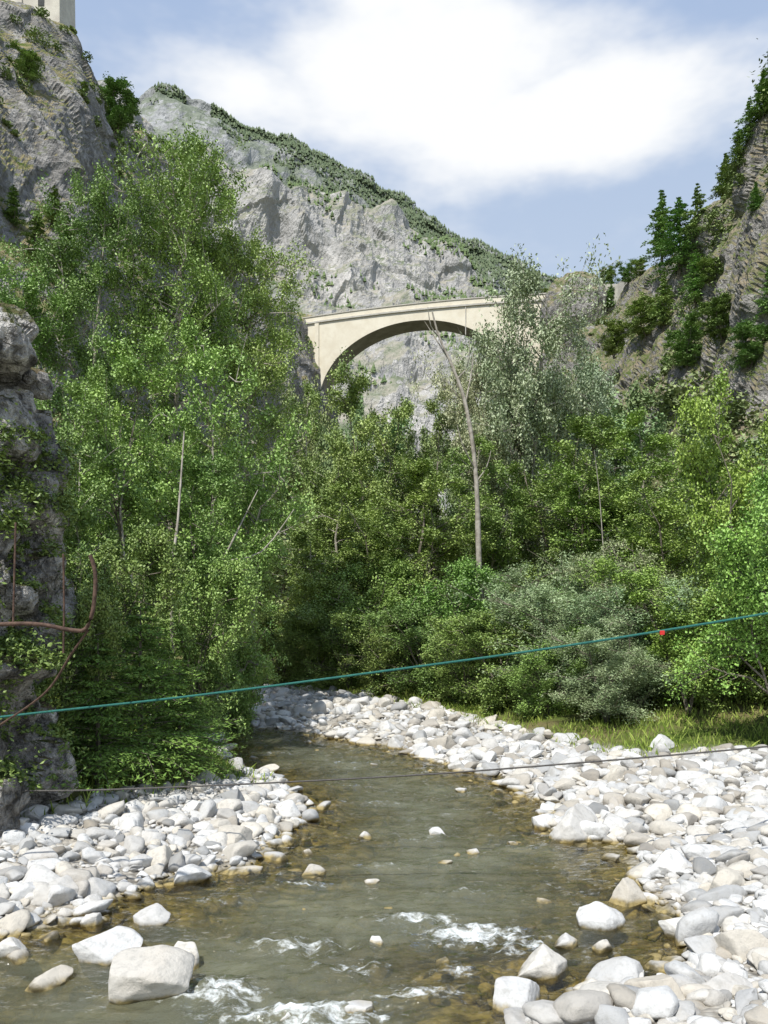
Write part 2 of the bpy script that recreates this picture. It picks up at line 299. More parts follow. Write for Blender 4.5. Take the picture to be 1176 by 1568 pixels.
for t,(fx) in [(0,0),(0.25,-.05),(0.5,.03),(.75,.06),(.92,.03),(1,0)]:
    rows.append([tuple((1-t)*np.array(b)+t*np.array(c)+np.array([fx*14,0,0])) for b,c in zip(Cb,Cc)])
rows.append([(c[0]-16,c[1]+6,c[2]+1.0) for c in Cc]);rows.append([(c[0]-60,c[1]+20,c[2]+8) for c in Cc])
RL,NL=loft('left_cliff',rows,420,240,M_cl,2.4,13,11,True,2,30)
Cc=[at(838,462,196),at(852,462,168),at(905,444,160),at(975,430,146),at(1020,400,125),at(1085,330,108),at(1125,260,92),at(1160,195,80),at(1215,80,66),at(1400,-160,52),at(1700,-420,40)]
Cb=[(16,215,6),(15,166,6),(13,140,5),(13,110,4),(14,88,4),(15,70,3),(16,56,3),(17,46,3),(19,38,3),(23,28,3),(30,14,3)]
rows=[]
for t,fx in [(0,0),(0.2,.03),(0.45,-.06),(.7,-.03),(.9,-.02),(1,0)]:
    rows.append([tuple((1-t)*np.array(b)+t*np.array(c)+np.array([fx*14,0,0])) for b,c in zip(Cb,Cc)])
rows.append([(c[0]+14,c[1]+6,c[2]+1.5) for c in Cc]);rows.append([(c[0]+70,c[1]+20,c[2]+10) for c in Cc])
rows=[r[::-1] for r in rows]
RR,NR=loft('right_cliff',rows,420,240,M_cr,2.8,12,23,True,2.6,26,.6,.4)
# rocky knob where the bridge lands
V,Fc=ico(5);V=V*np.array([6.0,5,7.0]);V*=1+.22*fbm(V/4,5,61,True)[:,None];p=at(880,480,156);V+=np.array(p);obj('rock_knob',raw_mesh('rock_knob',V,Fc,3,M_cr))
cr=[(-300,60,700),(60,130,720),(190,190,740),(300,235,760),(400,285,780),(470,300,800),(540,335,810),(600,352,820),(665,378,820),(712,392,820),(748,452,800),(800,520,760),(900,560,700),(1300,600,600)]
Cc=[at(*c) for c in cr];xb=np.linspace(-420,420,len(Cc))
rows=[[tuple((1-t)*np.array([x_,300 ,0])+t*np.array(c)+np.array([0,b*60,0])) for x_,c in zip(xb,Cc)] for t,b in [(0,0),(.3,.6),(.55,1.2),(.8,.8),(1,0)]]
rows.append([(c[0],c[1]+60,c[2]-10) for c in Cc]);rows.append([(c[0],c[1]+300,c[2]-200) for c in Cc])
RM,NM=loft('limestone_mountain',rows,420,260,M_mt,26,90,31,True,7,22,.4)
cr=[(-500,200,1300),(-100,190,1300),(150,190,1300),(205,178,1300),(228,160,1300),(300,172,1300),(335,186,1300),(400,221,1320),(470,250,1340),(530,284,1360),(600,319,1380),(640,352,1390),(700,386,1400),(760,412,1400),(830,442,1400),(950,480,1400),(1200,490,1400),(1700,510,1400)]
Cc=[at(*c) for c in cr]
rows=[[(c[0]*(.55+.45*t),760+(c[1]-760)*t,c[2]*t-40*(1-t)) for c in Cc] for t in (0,.3,.6,.85,1)]
rows.append([(c[0],c[1]+60,c[2]-6) for c in Cc]);rows.append([(c[0],c[1]+500,c[2]-300) for c in Cc])
RB,NB=loft('distant_mountain',rows,420,200,M_mb,18,110,41,True,5,26,.5)
sil=[(-6,520),(-22,600),(6,665),(8,780),(30,890),(36,965),(28,1060),(40,1225)][::-1]
rows=[]
for px,py in sil:
    e=at(px,py,10.9);zz=e[2]
    if py==1225: zz=0.2
    rows.append([(e[0]-5.0,8.6,zz),(e[0]-2.2,9.3,zz),(e[0]-.8,10.0,zz),(e[0]-.15,10.5,zz),(e[0],11.0,zz),(e[0]-.3,12.0,zz),(e[0]-1.5,13.5,zz),(e[0]-5,15,zz)])
e=at(-35,510,10.9);rows.append([(e[0]-4,9.5,e[2]),(e[0]-2,10.2,e[2]),(e[0]-1,10.6,e[2]+.1),(e[0]-.6,10.9,e[2]),(e[0]-.5,11.3,e[2]),(e[0]-.7,12,e[2]),(e[0]-1.7,13,e[2]),(e[0]-4,14,e[2])])
rows.append([(e[0]-3,11.5,e[2]+.1)]*8)
RO,NO=loft('rock_outcrop',rows,260,300,M_out,.5,1.2,51,True,.3,3,.8,.6)
# ------------------------------------------------------------------ foliage helpers
def leaves(C,L,W,rg,up=0.6,dirv=None):
    n=len(C);nr=rg.normal(size=(n,3));nr[:,2]=np.abs(nr[:,2])+up;nr/=np.linalg.norm(nr,axis=1,keepdims=True)
    d=rg.normal(size=(n,3)) if dirv is None else dirv+rg.normal(size=(n,3))*.35
    d-=nr*(d*nr).sum(1,keepdims=True);d/=np.linalg.norm(d,axis=1,keepdims=True)+1e-9;s=np.cross(nr,d)
    k=rg.uniform(.6,1.25,(n,1));L=L*k;W=W*k
    return np.stack([C-d*L/2,C+s*W/2-nr*W*.12,C+d*L/2,C-s*W/2-nr*W*.12],1).reshape(-1,3)
def two_mat_mesh(name,bV,bF,lV,lT,mb,ml):
    V=np.concatenate([bV,lV]);lF=np.arange(len(lV)).reshape(-1,4)+len(bV);Fc=np.concatenate([bF,lF])
    me=raw_mesh(name,V,Fc,4,mb,{'tone':np.concatenate([np.zeros(len(bV)),lT])});me.materials.append(ml)
    mi=np.zeros(len(Fc),np.int32);mi[len(bF):]=1;me.polygons.foreach_set('material_index',mi)
    return (me,float(np.percentile(lV[:,2],99.7)),float(np.percentile(np.hypot(lV[:,0],lV[:,1]),95)))
def broad(name,seed,H,R,cb,nl,nleaf,L,W,ml,mb,stems=1,r0=.16,droop=0.0,sig=.13,peak=.42,skip=.16):
    rg=np.random.default_rng(seed);paths=[];sts=[]
    for s in range(stems):
        a=rg.uniform(0,6.28);sp=0 if stems==1 else rg.uniform(.25,.75)*R;n=9;t=np.linspace(0,1,n);hs=H*(.95 if s==0 else rg.uniform(.62,.93))
        Pt=np.stack([math.cos(a)*sp*t**1.2,math.sin(a)*sp*t**1.2,hs*t],-1);Pt[:,:2]+=np.cumsum(rg.normal(0,.02*H,(n,2)),0)*t[:,None]
        paths.append((Pt,r0*(1-.9*t)*(1 if s==0 else .7)));sts.append(Pt)
    lob=rg.uniform(0,6.28,4);tw0=[];tw1=[];tt=[]
    for i in range(nl):
        Pt=sts[rg.integers(stems)];t=cb+(1-cb)*rg.random()**.8;j=t*8;k=min(int(j),7);st=Pt[k]*(1-(j-k))+Pt[k+1]*(j-k)
        u=(t-cb)/(1-cb);env=R*math.sqrt(max(.10,1-((u-peak)/.63)**2))
        a=i*2.4+rg.normal(0,.4);env*=1+.30*math.sin(a*2+lob[0]+5*u)+.22*math.sin(a*3+lob[1]-9*u)
        if stems>1: env*=.62
        ln=env*rg.uniform(.5,1.12);rise=rg.uniform(.05,.6)*ln-droop*ln
        e=st+np.array([math.cos(a)*ln,math.sin(a)*ln,rise]);q=np.linspace(0,1,5)[:,None];Pl=st+(e-st)*q;Pl[:,2]+=(np.sin(q*math.pi)*ln*.12)[:,0];Pl[1:]+=rg.normal(0,.06*ln+.02,(4,3))
        paths.append((Pl,r0*.34*(1-t*.6)*(1-.8*q[:,0])+.006))
        ns=rg.integers(5,9);lt=rg.uniform(-.25,.25)
        for s in range(ns):
            f=rg.uniform(.25,1);j=f*4;k=min(int(j),3);b0=Pl[k]*(1-(j-k))+Pl[k+1]*(j-k);dv=(e-st)/(np.linalg.norm(e-st)+1e-6)*.5+rg.normal(0,.55,3);dv[2]+=.12-droop
            sl=max(.35,ln*rg.uniform(.22,.5));b1=b0+dv*sl;paths.append((np.array([b0,(b0+b1)/2+rg.normal(0,.04,3),b1]),np.array([.018,.012,.005])))
            tone=rg.uniform(.1,.9)+lt
            for w in range(rg.integers(3,7)):
                f2=rg.uniform(.2,1.05);c0=b0+(b1-b0)*f2;c1=c0+rg.normal(0,1,3)*.27*sl*.9+np.array([0,0,-droop*.3]);tw0.append(c0);tw1.append(c1);tt.append(tone)
    tw0=np.array(tw0);tw1=np.array(tw1);tt=np.array(tt);per=int(nleaf/len(tw0))+1
    idx=np.repeat(np.arange(len(tw0)),per);wgt=rg.random(len(tw0))<1-skip;idx=idx[wgt[idx]]
    f=rg.random(len(idx))[:,None];C=tw0[idx]+(tw1-tw0)[idx]*f+rg.normal(0,sig,(len(idx),3));C[:,2]=np.maximum(C[:,2],.05)
    lV=leaves(C,L,W,rg);T=np.clip(tt[idx]*.6+rg.random(len(idx))*.4,0,1);bV,bF=tube(paths,4)
    return two_mat_mesh(name,bV,bF,lV,np.repeat(T,4),mb,ml)
def conifer(name,seed,H,R,nwh,per,dens,L,W,ml=M_needle,irregular=.3):
    rg=np.random.default_rng(seed);paths=[(np.array([[0,0,0],[.02*H*rg.normal(),0,H*.5],[0,0,H]]),np.array([.018*H,.011*H,.01]))];Cs=[];Ds=[];Ts=[]
    for i in range(nwh):
        t=.12+.86*(i/(nwh-1));z=H*t;rad=R*(1-t)**.75*rg.uniform(1-irregular,1+irregular)+.12
        for k in range(per):
            if rg.random()<.12: continue
            a=rg.uniform(0,6.28);ln=rad*rg.uniform(.6,1.1);dr_=rg.uniform(-.25,.15)
            e=np.array([math.cos(a)*ln,math.sin(a)*ln,z+dr_*ln+.1*ln]);s=np.array([0,0,z]);mid=(s+e)/2+np.array([0,0,.08*ln])
            paths.append((np.array([s,mid,e]),np.array([.012,.008,.003])*H*.25));n=int(dens*ln/R)+8;f=rg.random(n)[:,None]**.7
            Pn=s+(e-s)*f+np.array([0,0,.08*ln])*np.sin(f*3.14);sd=np.array([-math.sin(a),math.cos(a),0]);off=rg.normal(0,.16,(n,1))*ln*(1.1-f*.6)
            Cs.append(Pn+sd*off+rg.normal(0,.03*ln,(n,3)));Ds.append(np.tile(np.array([math.cos(a),math.sin(a),-.1]),(n,1))+sd*np.sign(off)*.8);Ts.append(np.full(n,rg.uniform(0,.6))+rg.random(n)*.4)
    C=np.concatenate(Cs);lV=leaves(C,L,W,rg,1.0,np.concatenate(Ds));bV,bF=tube(paths,4)
    return two_mat_mesh(name,bV,bF,lV,np.repeat(np.concatenate(Ts),4),M_bark,ml)
T={}
T['tall']=broad('tall_tree',1,18,3.0,.16,85,90000,.11,.07,M_leaf,M_barkp,1,.2,0,.14,.45)
T['tall2']=broad('tall_tree',2,17,3.6,.12,80,80000,.11,.07,M_leaf,M_barkp,2,.17,0,.14,.45)
T['mid']=broad('mid_tree',3,12,3.6,.08,75,62000,.13,.08,M_leaf,M_barkp,3,.14)
T['mid2']=broad('mid_tree',4,12,3.8,.05,75,62000,.13,.08,M_leaf,M_bark,4,.13)
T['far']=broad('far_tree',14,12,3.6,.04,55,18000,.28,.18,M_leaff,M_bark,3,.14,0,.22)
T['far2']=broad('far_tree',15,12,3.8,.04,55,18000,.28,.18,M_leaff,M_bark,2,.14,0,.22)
T['bush']=broad('bush',5,5.5,3.0,.02,60,42000,.11,.07,M_leaf,M_bark,6,.07,.05,.13)
T['willow']=broad('willow',6,6,2.9,.02,70,55000,.12,.034,M_willow,M_bark,6,.08,.1,.13)
T['silver']=broad('silver_tree',7,12,4.6,.2,105,70000,.17,.09,M_willow,M_barkp,3,.17,0,.2,.62,.08)
T['near']=broad('near_tree',8,9,3.0,.05,65,52000,.11,.085,M_leaf,M_bark,4,.1,0,.14)
def tree(kind,name,x,y,h,rad,col=(1,1,1),rot=None,zb=None):
    z=float(ground_z(np.array([x]),np.array([y]))[0][0]) if zb is None else zb
    me,H_,R_=T[kind];o=obj(name,me,None,(x,y,z-.1));o.scale=(rad/R_,rad/R_,h/H_);o.rotation_euler[2]=rng.uniform(0,6.28) if rot is None else rot
    j=rng.uniform(.9,1.15);o.color=(col[0]*j*rng.uniform(.9,1.15),col[1]*j,col[2]*j,1);return o
def tp(kind,name,px,top,Yd,wpx,col=(1,1,1),rot=None):   # wpx: crown half width as seen
    X_,_,Zt=at(px,top,Yd);z=float(ground_z(np.array([X_]),np.array([Yd]))[0][0]);return tree(kind,name,X_,Yd,Zt-z,wpx/F*Yd,col,rot)
# left group
tp('tall','broadleaf_tree',262,188,26,112,(1.08,1.12,1),0.5)
tp('tall2','broadleaf_tree',128,265,24.5,100,(.95,1,.95))
tp('tall','broadleaf_tree',388,318,28,92,(1,1.05,.95),2.5)
tp('tall2','broadleaf_tree',20,400,23,100,(.85,.93,.8))
tp('mid','broadleaf_tree',345,500,24,120,(1.05,1.1,1))
tp('mid2','broadleaf_tree',200,520,20,120,(1,1.05,.9))
tp('mid','broadleaf_tree',100,560,18,110,(.9,.97,.85))
tp('mid2','broadleaf_tree',300,700,21,110,(.95,1,.9))
tp('bush','shrub',280,850,18.5,100,(.85,.95,.85))
tp('bush','shrub',350,900,24,80,(.95,1,.85))
tp('bush','shrub',150,800,15.5,110,(.85,.92,.8));tp('bush','shrub',75,900,12.6,90,(.8,.87,.75))
# center
tp('mid2','broadleaf_tree',555,560,42,85,(.92,1,1))
tp('mid','broadleaf_tree',480,580,44,80,(.92,.98,1))
tp('mid','broadleaf_tree',655,600,44,80,(.9,.98,1.1))
tp('mid2','broadleaf_tree',620,700,36,110,(.88,.98,.9))
tp('mid','broadleaf_tree',505,740,38,110,(.92,1,.9))
tp('bush','shrub',560,850,33,95,(.8,.94,.75));tp('bush','shrub',680,860,30,90,(.75,.92,.7));tp('bush','shrub',490,880,35,80,(.98,1.05,.85))
tp('silver','silver_willow_tree',800,448,42,112,(1,1,.95),1.0);tp('silver','silver_willow_tree',860,520,44,95,(1.05,1.05,1),3.6);tp('silver','silver_willow_tree',765,530,41,80,(.95,.98,.9),5)
tp('mid','broadleaf_tree',740,660,38,95,(.93,1,.9))
tp('mid2','broadleaf_tree',880,640,36,110,(.98,1.03,.9));tp('mid','broadleaf_tree',970,645,34,115,(1.05,1.1,.85))
tp('willow','willow_shrub',870,850,23.5,105,(.92,1,.8));tp('willow','willow_shrub',960,830,22.5,105,(.9,.99,.75))
tp('bush','shrub',790,900,27,90,(.82,.96,.75));tp('mid2','broadleaf_tree',1060,680,28,110,(1.08,1.15,.9))
tp('near','broadleaf_tree',1145,540,20.5,105,(1.0,1.2,.75));tp('near','broadleaf_tree',1195,700,16.2,120,(.96,1.12,.75));tp('near','broadleaf_tree',1055,850,19.5,110,(.96,1.1,.8))
for x_,y_,h_,cx in [(-4.6,35.5,3.4,.9),(-3,33.6,3.0,.9),(-1.4,31.8,3.4,.78),(.1,29.5,2.9,.75),(1.5,27.6,3.2,.75),(2.6,25.3,2.8,.8),(3.5,23.2,3.0,.9),(4.4,21.2,2.4,1),(8.6,20.4,2.8,1.05),(10.5,19.5,3.4,1.05),(-6.5,38.2,4.0,1),(12,21,5,1.05)]:
    tree('bush','shrub',x_,y_,h_,h_*.62,(cx*.97,cx*1.06,cx*.9))
for x_,y_,h_ in [(5.4,19.6,2.6),(6.6,20.6,3.3),(4.9,22.6,3.6)]: tree('willow','willow_shrub',x_,y_,h_,h_*.6,(.93,1,.82))
k=0
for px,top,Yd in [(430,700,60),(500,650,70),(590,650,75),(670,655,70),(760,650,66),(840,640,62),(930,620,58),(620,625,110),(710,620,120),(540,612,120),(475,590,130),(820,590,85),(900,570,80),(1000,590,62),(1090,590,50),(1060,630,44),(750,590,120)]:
    tp(['far','far2'][k%2],'gorge_tree',px,top,Yd,3.6/Yd*F,(.96,1.0,1.15));k+=1  # bluish tint paints haze onto the gorge trees
T['spruce']=conifer('spruce',11,3.4,1.7,16,12,150,.10,.03,M_needle,.35)
for px,top,Yd,rd in [(215,905,13.4,1.35),(275,985,14.2,1.0),(150,960,12.6,1.1)]:
    t=at(px,top,Yd);tree('spruce','young_spruce',t[0],Yd,t[2]-.6,rd,(1.5,1.65,1.2))
T['pine1']=conifer('pine',12,11,2.3,24,9,45,.45,.16,M_needle,.45);T['pine2']=conifer('pine',13,12,2.9,22,8,45,.48,.17,M_needle,.65);T['pine3']=conifer('pine',14,9,2.8,16,9,50,.48,.18,M_needle,.65)
def on_surface(Rg,px,py):
    Q=Rg.reshape(-1,3);sx=588+Q[:,0]/Q[:,1]*F;sy=960-(Q[:,2]-CAMH)/Q[:,1]*F;d=(sx-px)**2+(sy-py)**2;c=np.where(d<d.min()+60)[0];return Q[c[np.argmin(Q[c,1])]]
for i,(px,py,hh) in enumerate([(1005,390,115),(1035,420,125),(1062,370,90),(1102,300,70),(1125,250,60),(1142,215,72),(1162,180,76),(1060,470,90),(1010,500,90),(1150,320,50),(1170,130,76),(1170,480,80),(930,470,45)]):
    q=on_surface(RR,px,py);h=hh/F*q[1];tree(['pine1','pine2','pine3'][i%3],'pine_tree',q[0],q[1],h,h*rng.uniform(.2,.3),(2.4,2.3,2.4),None,q[2]-.3)
for px,py,hh in [(90,345,70),(60,400,90),(25,340,70),(110,420,100)]:
    q=on_surface(RL,px,py);h=hh/F*q[1];tree('pine2','pine_tree',q[0],q[1],h,h*.27,(1.7,1.7,1.6),None,q[2]-.3)
for px,py,hh,Rg in [(182,205,84,RL),(45,120,50,RL),(925,428,38,RR),(950,425,34,RR),(825,455,18,RR),(970,415,30,RR),(135,140,18,RL),(905,432,24,RR),(985,520,70,RR),(1100,520,80,RR),(1140,560,80,RR),(940,540,60,RR),(1090,430,45,RR),(1050,560,80,RR)]:
    q=on_surface(Rg,px,py);h=hh/F*q[1];tree('far','cliff_tree',q[0],q[1],h,h*.42,(.9,1.0,.85),None,q[2]-.2)
def shrubs(name,Rg,Ng,n,seed,rows,sz,per,leaf,mat,col,thr=-.2,fs=12,cols=(0,1)):
    rg=np.random.default_rng(seed);nv,nu=Rg.shape[:2];i=rg.integers(int(nv*rows[0]),int(nv*rows[1]),n);j=rg.integers(int(nu*cols[0]),int(nu*cols[1]),n);C=Rg[i,j];k=fbm(C/fs,3,seed)+.4*Ng[i,j][:,2]>thr;C=C[k]
    s=sz*np.exp(rg.normal(0,.5,len(C)));idx=np.repeat(np.arange(len(C)),per);p=rg.normal(size=(len(idx),3));p/=np.linalg.norm(p,axis=1,keepdims=True);p*=rg.random((len(idx),1))**.4;p[:,2]=np.abs(p[:,2])*1.1
    lV=leaves(C[idx]+p*s[idx][:,None]*(1+.35*vnoise(p*2.5+idx[:,None]*1.7,3))[:,None],leaf,leaf*.5,rg);tn=rg.random(len(C))
    me=raw_mesh(name,lV,np.arange(len(lV)).reshape(-1,4),4,mat,{'tone':np.repeat(np.clip(tn[idx]*.5+rg.random(len(idx))*.5,0,1),4)});o=obj(name,me);o.color=(*col,1)
shrubs('left_cliff_shrubs',RL,NL,650,5,(.05,.69),.7,110,.34,M_leaff,(.85,.85,.85),.14)
shrubs('right_cliff_shrubs',RR,NR,2500,6,(.03,.67),.7,100,.34,M_leaff,(.85,.85,.85),.01)
shrubs('ivy',RO,NO,1300,7,(.02,.55),.15,55,.07,M_leaf,(.6,.65,.5),-.08,1.2,(.2,.8))
def forest(name,Rg,n,seed,rows,cond,hh,col):
    rg=np.random.default_rng(seed);nv,nu=Rg.shape[:2];i=rg.integers(int(nv*rows[0]),int(nv*rows[1]),n);j=rg.integers(0,nu,n);C=Rg[i,j]+rg.normal(0,2,(n,3))*np.array([1,1,0]);k=cond(C,i/nv);C=C[k];n=len(C)
    C[:,2]-=1.5;h=hh*rg.uniform(.45,1.2,n);r=h*rg.uniform(.28,.5,n);V=[];off=0;Fs=[]
    for (z0,z1,rs) in ((0,.7,1),(.3,1,.7)):
        a=rg.uniform(0,6.28,n)[:,None]+np.arange(5)*2*math.pi/5;rr=(r*rs)[:,None]*rg.uniform(.6,1.2,(n,5))
        ring=np.stack([C[:,0:1]+np.cos(a)*rr,C[:,1:2]+np.sin(a)*rr,C[:,2:3]+(h*z0)[:,None]+0*a],-1);apex=np.stack([C[:,0],C[:,1],C[:,2]+h*z1],-1)[:,None]
        V.append(np.concatenate([ring,apex],1).reshape(-1,3));b=np.arange(n)[:,None,None]*6+off;q=np.arange(5);Fs.append((b+np.stack([q,(q+1)%5,np.full(5,5)],-1)[None]).reshape(-1,3));off+=n*6
    V=np.concatenate(V);o=obj(name,raw_mesh(name,V,np.concatenate(Fs),3,M_needle,{'tone':np.concatenate([np.repeat(rg.random(n)*.4+.3,6)]*2)}));o.color=(*col,1)
forest('distant_forest',RB,60000,8,(.35,.80),lambda C,t:(fbm(C/60,4,3)*1.3+(t-.625)*3.0+np.clip((C[:,0]+190)/330,-.9,.6)>0.0),6,(1.8,1.4,2.6))  # blue-heavy tint stands in for haze over the far forest
forest('mountain_forest',RM,16000,9,(.1,.74),lambda C,t:(fbm(C/50,5,13)>0.15),5.0,(1.8,1.5,2.2))  # tint leans blue, painting distance haze into the trees
# ------------------------------------------------------------------ bridge
M_plaster=plain_mat('cream_masonry',(0.70,0.63,0.49),(0.79,0.73,0.59),.35,.9,.25,0,.1)
M_cop=plain_mat('coping_stone',(0.44,0.41,0.36),(0.55,0.52,0.45),.8,.9,.3)
M_asph=plain_mat('road_surface',(0.05,0.05,0.05),(0.08,0.08,0.08),4,.9,.2)
M_soff=plain_mat('arch_soffit',(0.24,0.22,0.18),(0.34,0.31,0.26),.5,.9,.3)  # darkened masonry tone: shade under the arch put into the colour
E=bpy.data.objects.new('stone_arch_bridge',None);link(E);E.location=(7.2,171,0);E.rotation_euler[2]=-math.radians(13)
s=np.concatenate([np.linspace(-27,-21.001,4),-21*np.cos(np.linspace(0,math.pi,61)),np.linspace(21.001,32,5)])
top=69.5-0.0010*(s-6)**2;crown=67.1
bot=np.where(np.abs(s)<=21,crown-16+16*np.sqrt(np.clip(1-(s/21)**2,0,1)),28.0);HW=3.0
def strip(name,A,B,mat):
    V=np.concatenate([A,B]);n=len(A);i=np.arange(n-1);obj(name,raw_mesh(name,V,np.stack([i,i+1,i+1+n,i+n],-1),4,mat),E)
arr=lambda y,z:np.stack([s,np.full_like(s,y),z],-1)
strip('front_spandrel',arr(-HW,bot),arr(-HW,top),M_plaster);strip('rear_spandrel',arr(HW,bot),arr(HW,top),M_plaster)
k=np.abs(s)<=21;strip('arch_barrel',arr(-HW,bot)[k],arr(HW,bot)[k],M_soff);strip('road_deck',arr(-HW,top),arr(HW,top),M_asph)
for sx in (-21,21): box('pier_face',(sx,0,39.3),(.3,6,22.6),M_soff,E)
def rail(name,y,w,z0,z1,mat):
    a=arr(y-w/2,top+z0);b=arr(y-w/2,top+z1);c=arr(y+w/2,top+z1);d=arr(y+w/2,top+z0);V=np.concatenate([a,b,c,d]);n=len(s);i=np.arange(n-1);Fc=np.concatenate([np.stack([i+p*n,i+1+p*n,i+1+((p+1)%4)*n,i+((p+1)%4)*n],-1) for p in range(4)]);obj(name,raw_mesh(name,V,Fc,4,mat),E)
for y in (-HW,HW):
    sg=-1 if y<0 else 1
    rail('string_course',y+sg*.16,.32,-.35,0.0,M_cop);rail('parapet',y-sg*.1,.4,.003,1.05,M_plaster);rail('parapet_coping',y-sg*.06,.62,1.055,1.25,M_cop)
an=np.linspace(.05,math.pi-.05,61);ai=np.stack([-21*np.cos(an),np.full(61,-HW-.06),crown-16+16*np.sin(an)],-1);ao=ai+np.stack([-np.cos(an)*.7,0*an,np.sin(an)*.7],-1)
strip('arch_ring',ai,ao,M_plaster)
for sx in (-26,-21.5,23.2): box('pilaster',(sx,-HW-.12,49),(.9,.24,39.2),M_plaster,E)
box('drain_pipe',(10.6,-HW-.12,66.2),(.16,.16,6.0),M_cop,E)
Wp=[at(845,452,165),at(875,430,163),at(905,436,158),at(945,436,152),at(985,400,144)]
V=[];
for p in Wp: V+= [(p[0],p[1]-.4,p[2]-5),(p[0],p[1]-.4,p[2]),(p[0],p[1]+.4,p[2]),(p[0],p[1]+.4,p[2]-5)]
Fc=[[i*4+q,(i+1)*4+q,(i+1)*4+(q+1)%4,i*4+(q+1)%4] for i in range(4) for q in range(4)]
obj('stone_retaining_wall',raw_mesh('stone_retaining_wall',np.array(V),np.array(Fc),4,M_cop))
p=at(801,454,166);V,Fc=tube([(np.array([p,(p[0],p[1],p[2]+3.5),(p[0],p[1],p[2]+7)]),np.array([.09,.07,.05])),(np.array([(p[0]-.5,p[1],p[2]+6.4),(p[0],p[1],p[2]+6.45),(p[0]+.5,p[1],p[2]+6.4)]),np.array([.04]*3))],6);obj('utility_pole',raw_mesh('utility_pole',V,Fc,4,M_cop))
M_tow=plain_mat('fort_masonry',(0.50,0.46,0.40),(0.64,0.60,0.52),.5,.9,.5,0,.1)
E2=bpy.data.objects.new('fort_tower',None);link(E2);q=at(60,66,93);E2.location=(q[0]-.1,q[1]+2.5,q[2]-3)
def frust(name,w0,w1,z0,z1,cx,cy,mat,par):
    V=np.array([[sx*w/2+cx,sy*w/2+cy,zz] for zz,w in((z0,w0),(z1,w1)) for sx,sy in((-1,-1),(1,-1),(1,1),(-1,1))]);Fc=np.array([[0,1,5,4],[1,2,6,5],[2,3,7,6],[3,0,4,7],[4,5,6,7],[3,2,1,0]]);return obj(name,raw_mesh(name,V,Fc,4,mat),par)
frust('tower_shaft',5.0,4.6,0,19,0,0,M_tow,E2);frust('buttress',3.2,1.6,0,11,-2.9,-1.6,M_tow,E2);frust('curtain_wall',9,8.6,0,13,-7.6,2.5,M_tow,E2)
frust('cornice',5.2,5.4,19.003,19.6,0,0,M_cop,E2);frust('roof',5.6,.3,19.605,22.5,0,0,M_cop,E2)
for zz in (8,14): box('window_opening',(0.3,-2.42,zz),(.7,.12,1.3),M_asph,E2)
# ------------------------------------------------------------------ dead tree, stems
def path(l): return np.array([at(*a) for a in l])
pp=catmull(path([(738,1050,31),(733,850,31),(728,720,31),(713,620,31),(692,560,31),(672,515,31),(662,478,31)]),24);br=[(pp,np.linspace(.12,.03,24)*(1+.08*rng.normal(size=24)))]
for l in [[(690,555,31),(668,520,31.2),(650,492,31.3)],[(672,515,31),(660,500,30.8),(655,470,30.6)],[(712,620,31),(722,570,31.5),(724,540,31.6)],[(728,720,31),(708,680,30.5),(700,650,30.4)],[(728,740,31),(745,715,31),(752,690,31)],[(700,580,31),(716,560,31),(719,520,31)]]:
    b=catmull(path(l),7);br.append((b,np.linspace(.035,.01,7)))
V,Fc=tube(br,7);obj('dead_tree',raw_mesh('dead_tree',V,Fc,4,M_barkp,None,True))
for l,r_ in [([(190,860,18.6),(188,820,18.6),(184,780,18.6),(190,740,18.7),(187,700,18.8)],.035),([(925,860,25),(918,760,25),(910,690,25)],.02),([(265,1000,17.5),(262,880,17.5),(272,800,17.8),(282,660,18.5)],.05),([(300,900,20),(340,862,20.5),(400,845,21),(450,780,21.5)],.035),([(330,880,20),(370,800,20.5),(395,750,21)],.03)]:
    b=catmull(path(l),10);V,Fc=tube([(b,np.linspace(r_,r_*.3,10))],6);obj('bare_stem',raw_mesh('bare_stem',V,Fc,4,M_barkp,None,True))
# ------------------------------------------------------------------ grass
n=80000;x=rng.uniform(-12,14,n);y=rng.uniform(10,34,n);P2=np.stack([x,y],-1);dgr=poly_dist(P2,gravel);drr=poly_dist(P2,river);k=(dgr>-.25)&(drr>.15)&(fbm(np.stack([x,y,x*0],-1)*.6,2,77)>-.35);x=x[k];y=y[k];z=ground_z(x,y)[0];n=len(x)
h=rng.uniform(.06,.26,n);a=rng.uniform(0,6.28,n);ln=rng.normal(0,.4,(n,2))*h[:,None];w=.014;b=np.stack([x,y,z-.02],-1);sd=np.stack([np.cos(a)*w,np.sin(a)*w,0*a],-1)
V=np.stack([b-sd,b+sd,b+np.stack([ln[:,0]*.5,ln[:,1]*.5,h*.6],-1)+sd*.7,b+np.stack([ln[:,0],ln[:,1],h],-1)],1).reshape(-1,3)
obj('grass',raw_mesh('grass',V,np.arange(n*4).reshape(-1,4),4,M_grass,{'tone':np.repeat(rng.random(n),4)}))
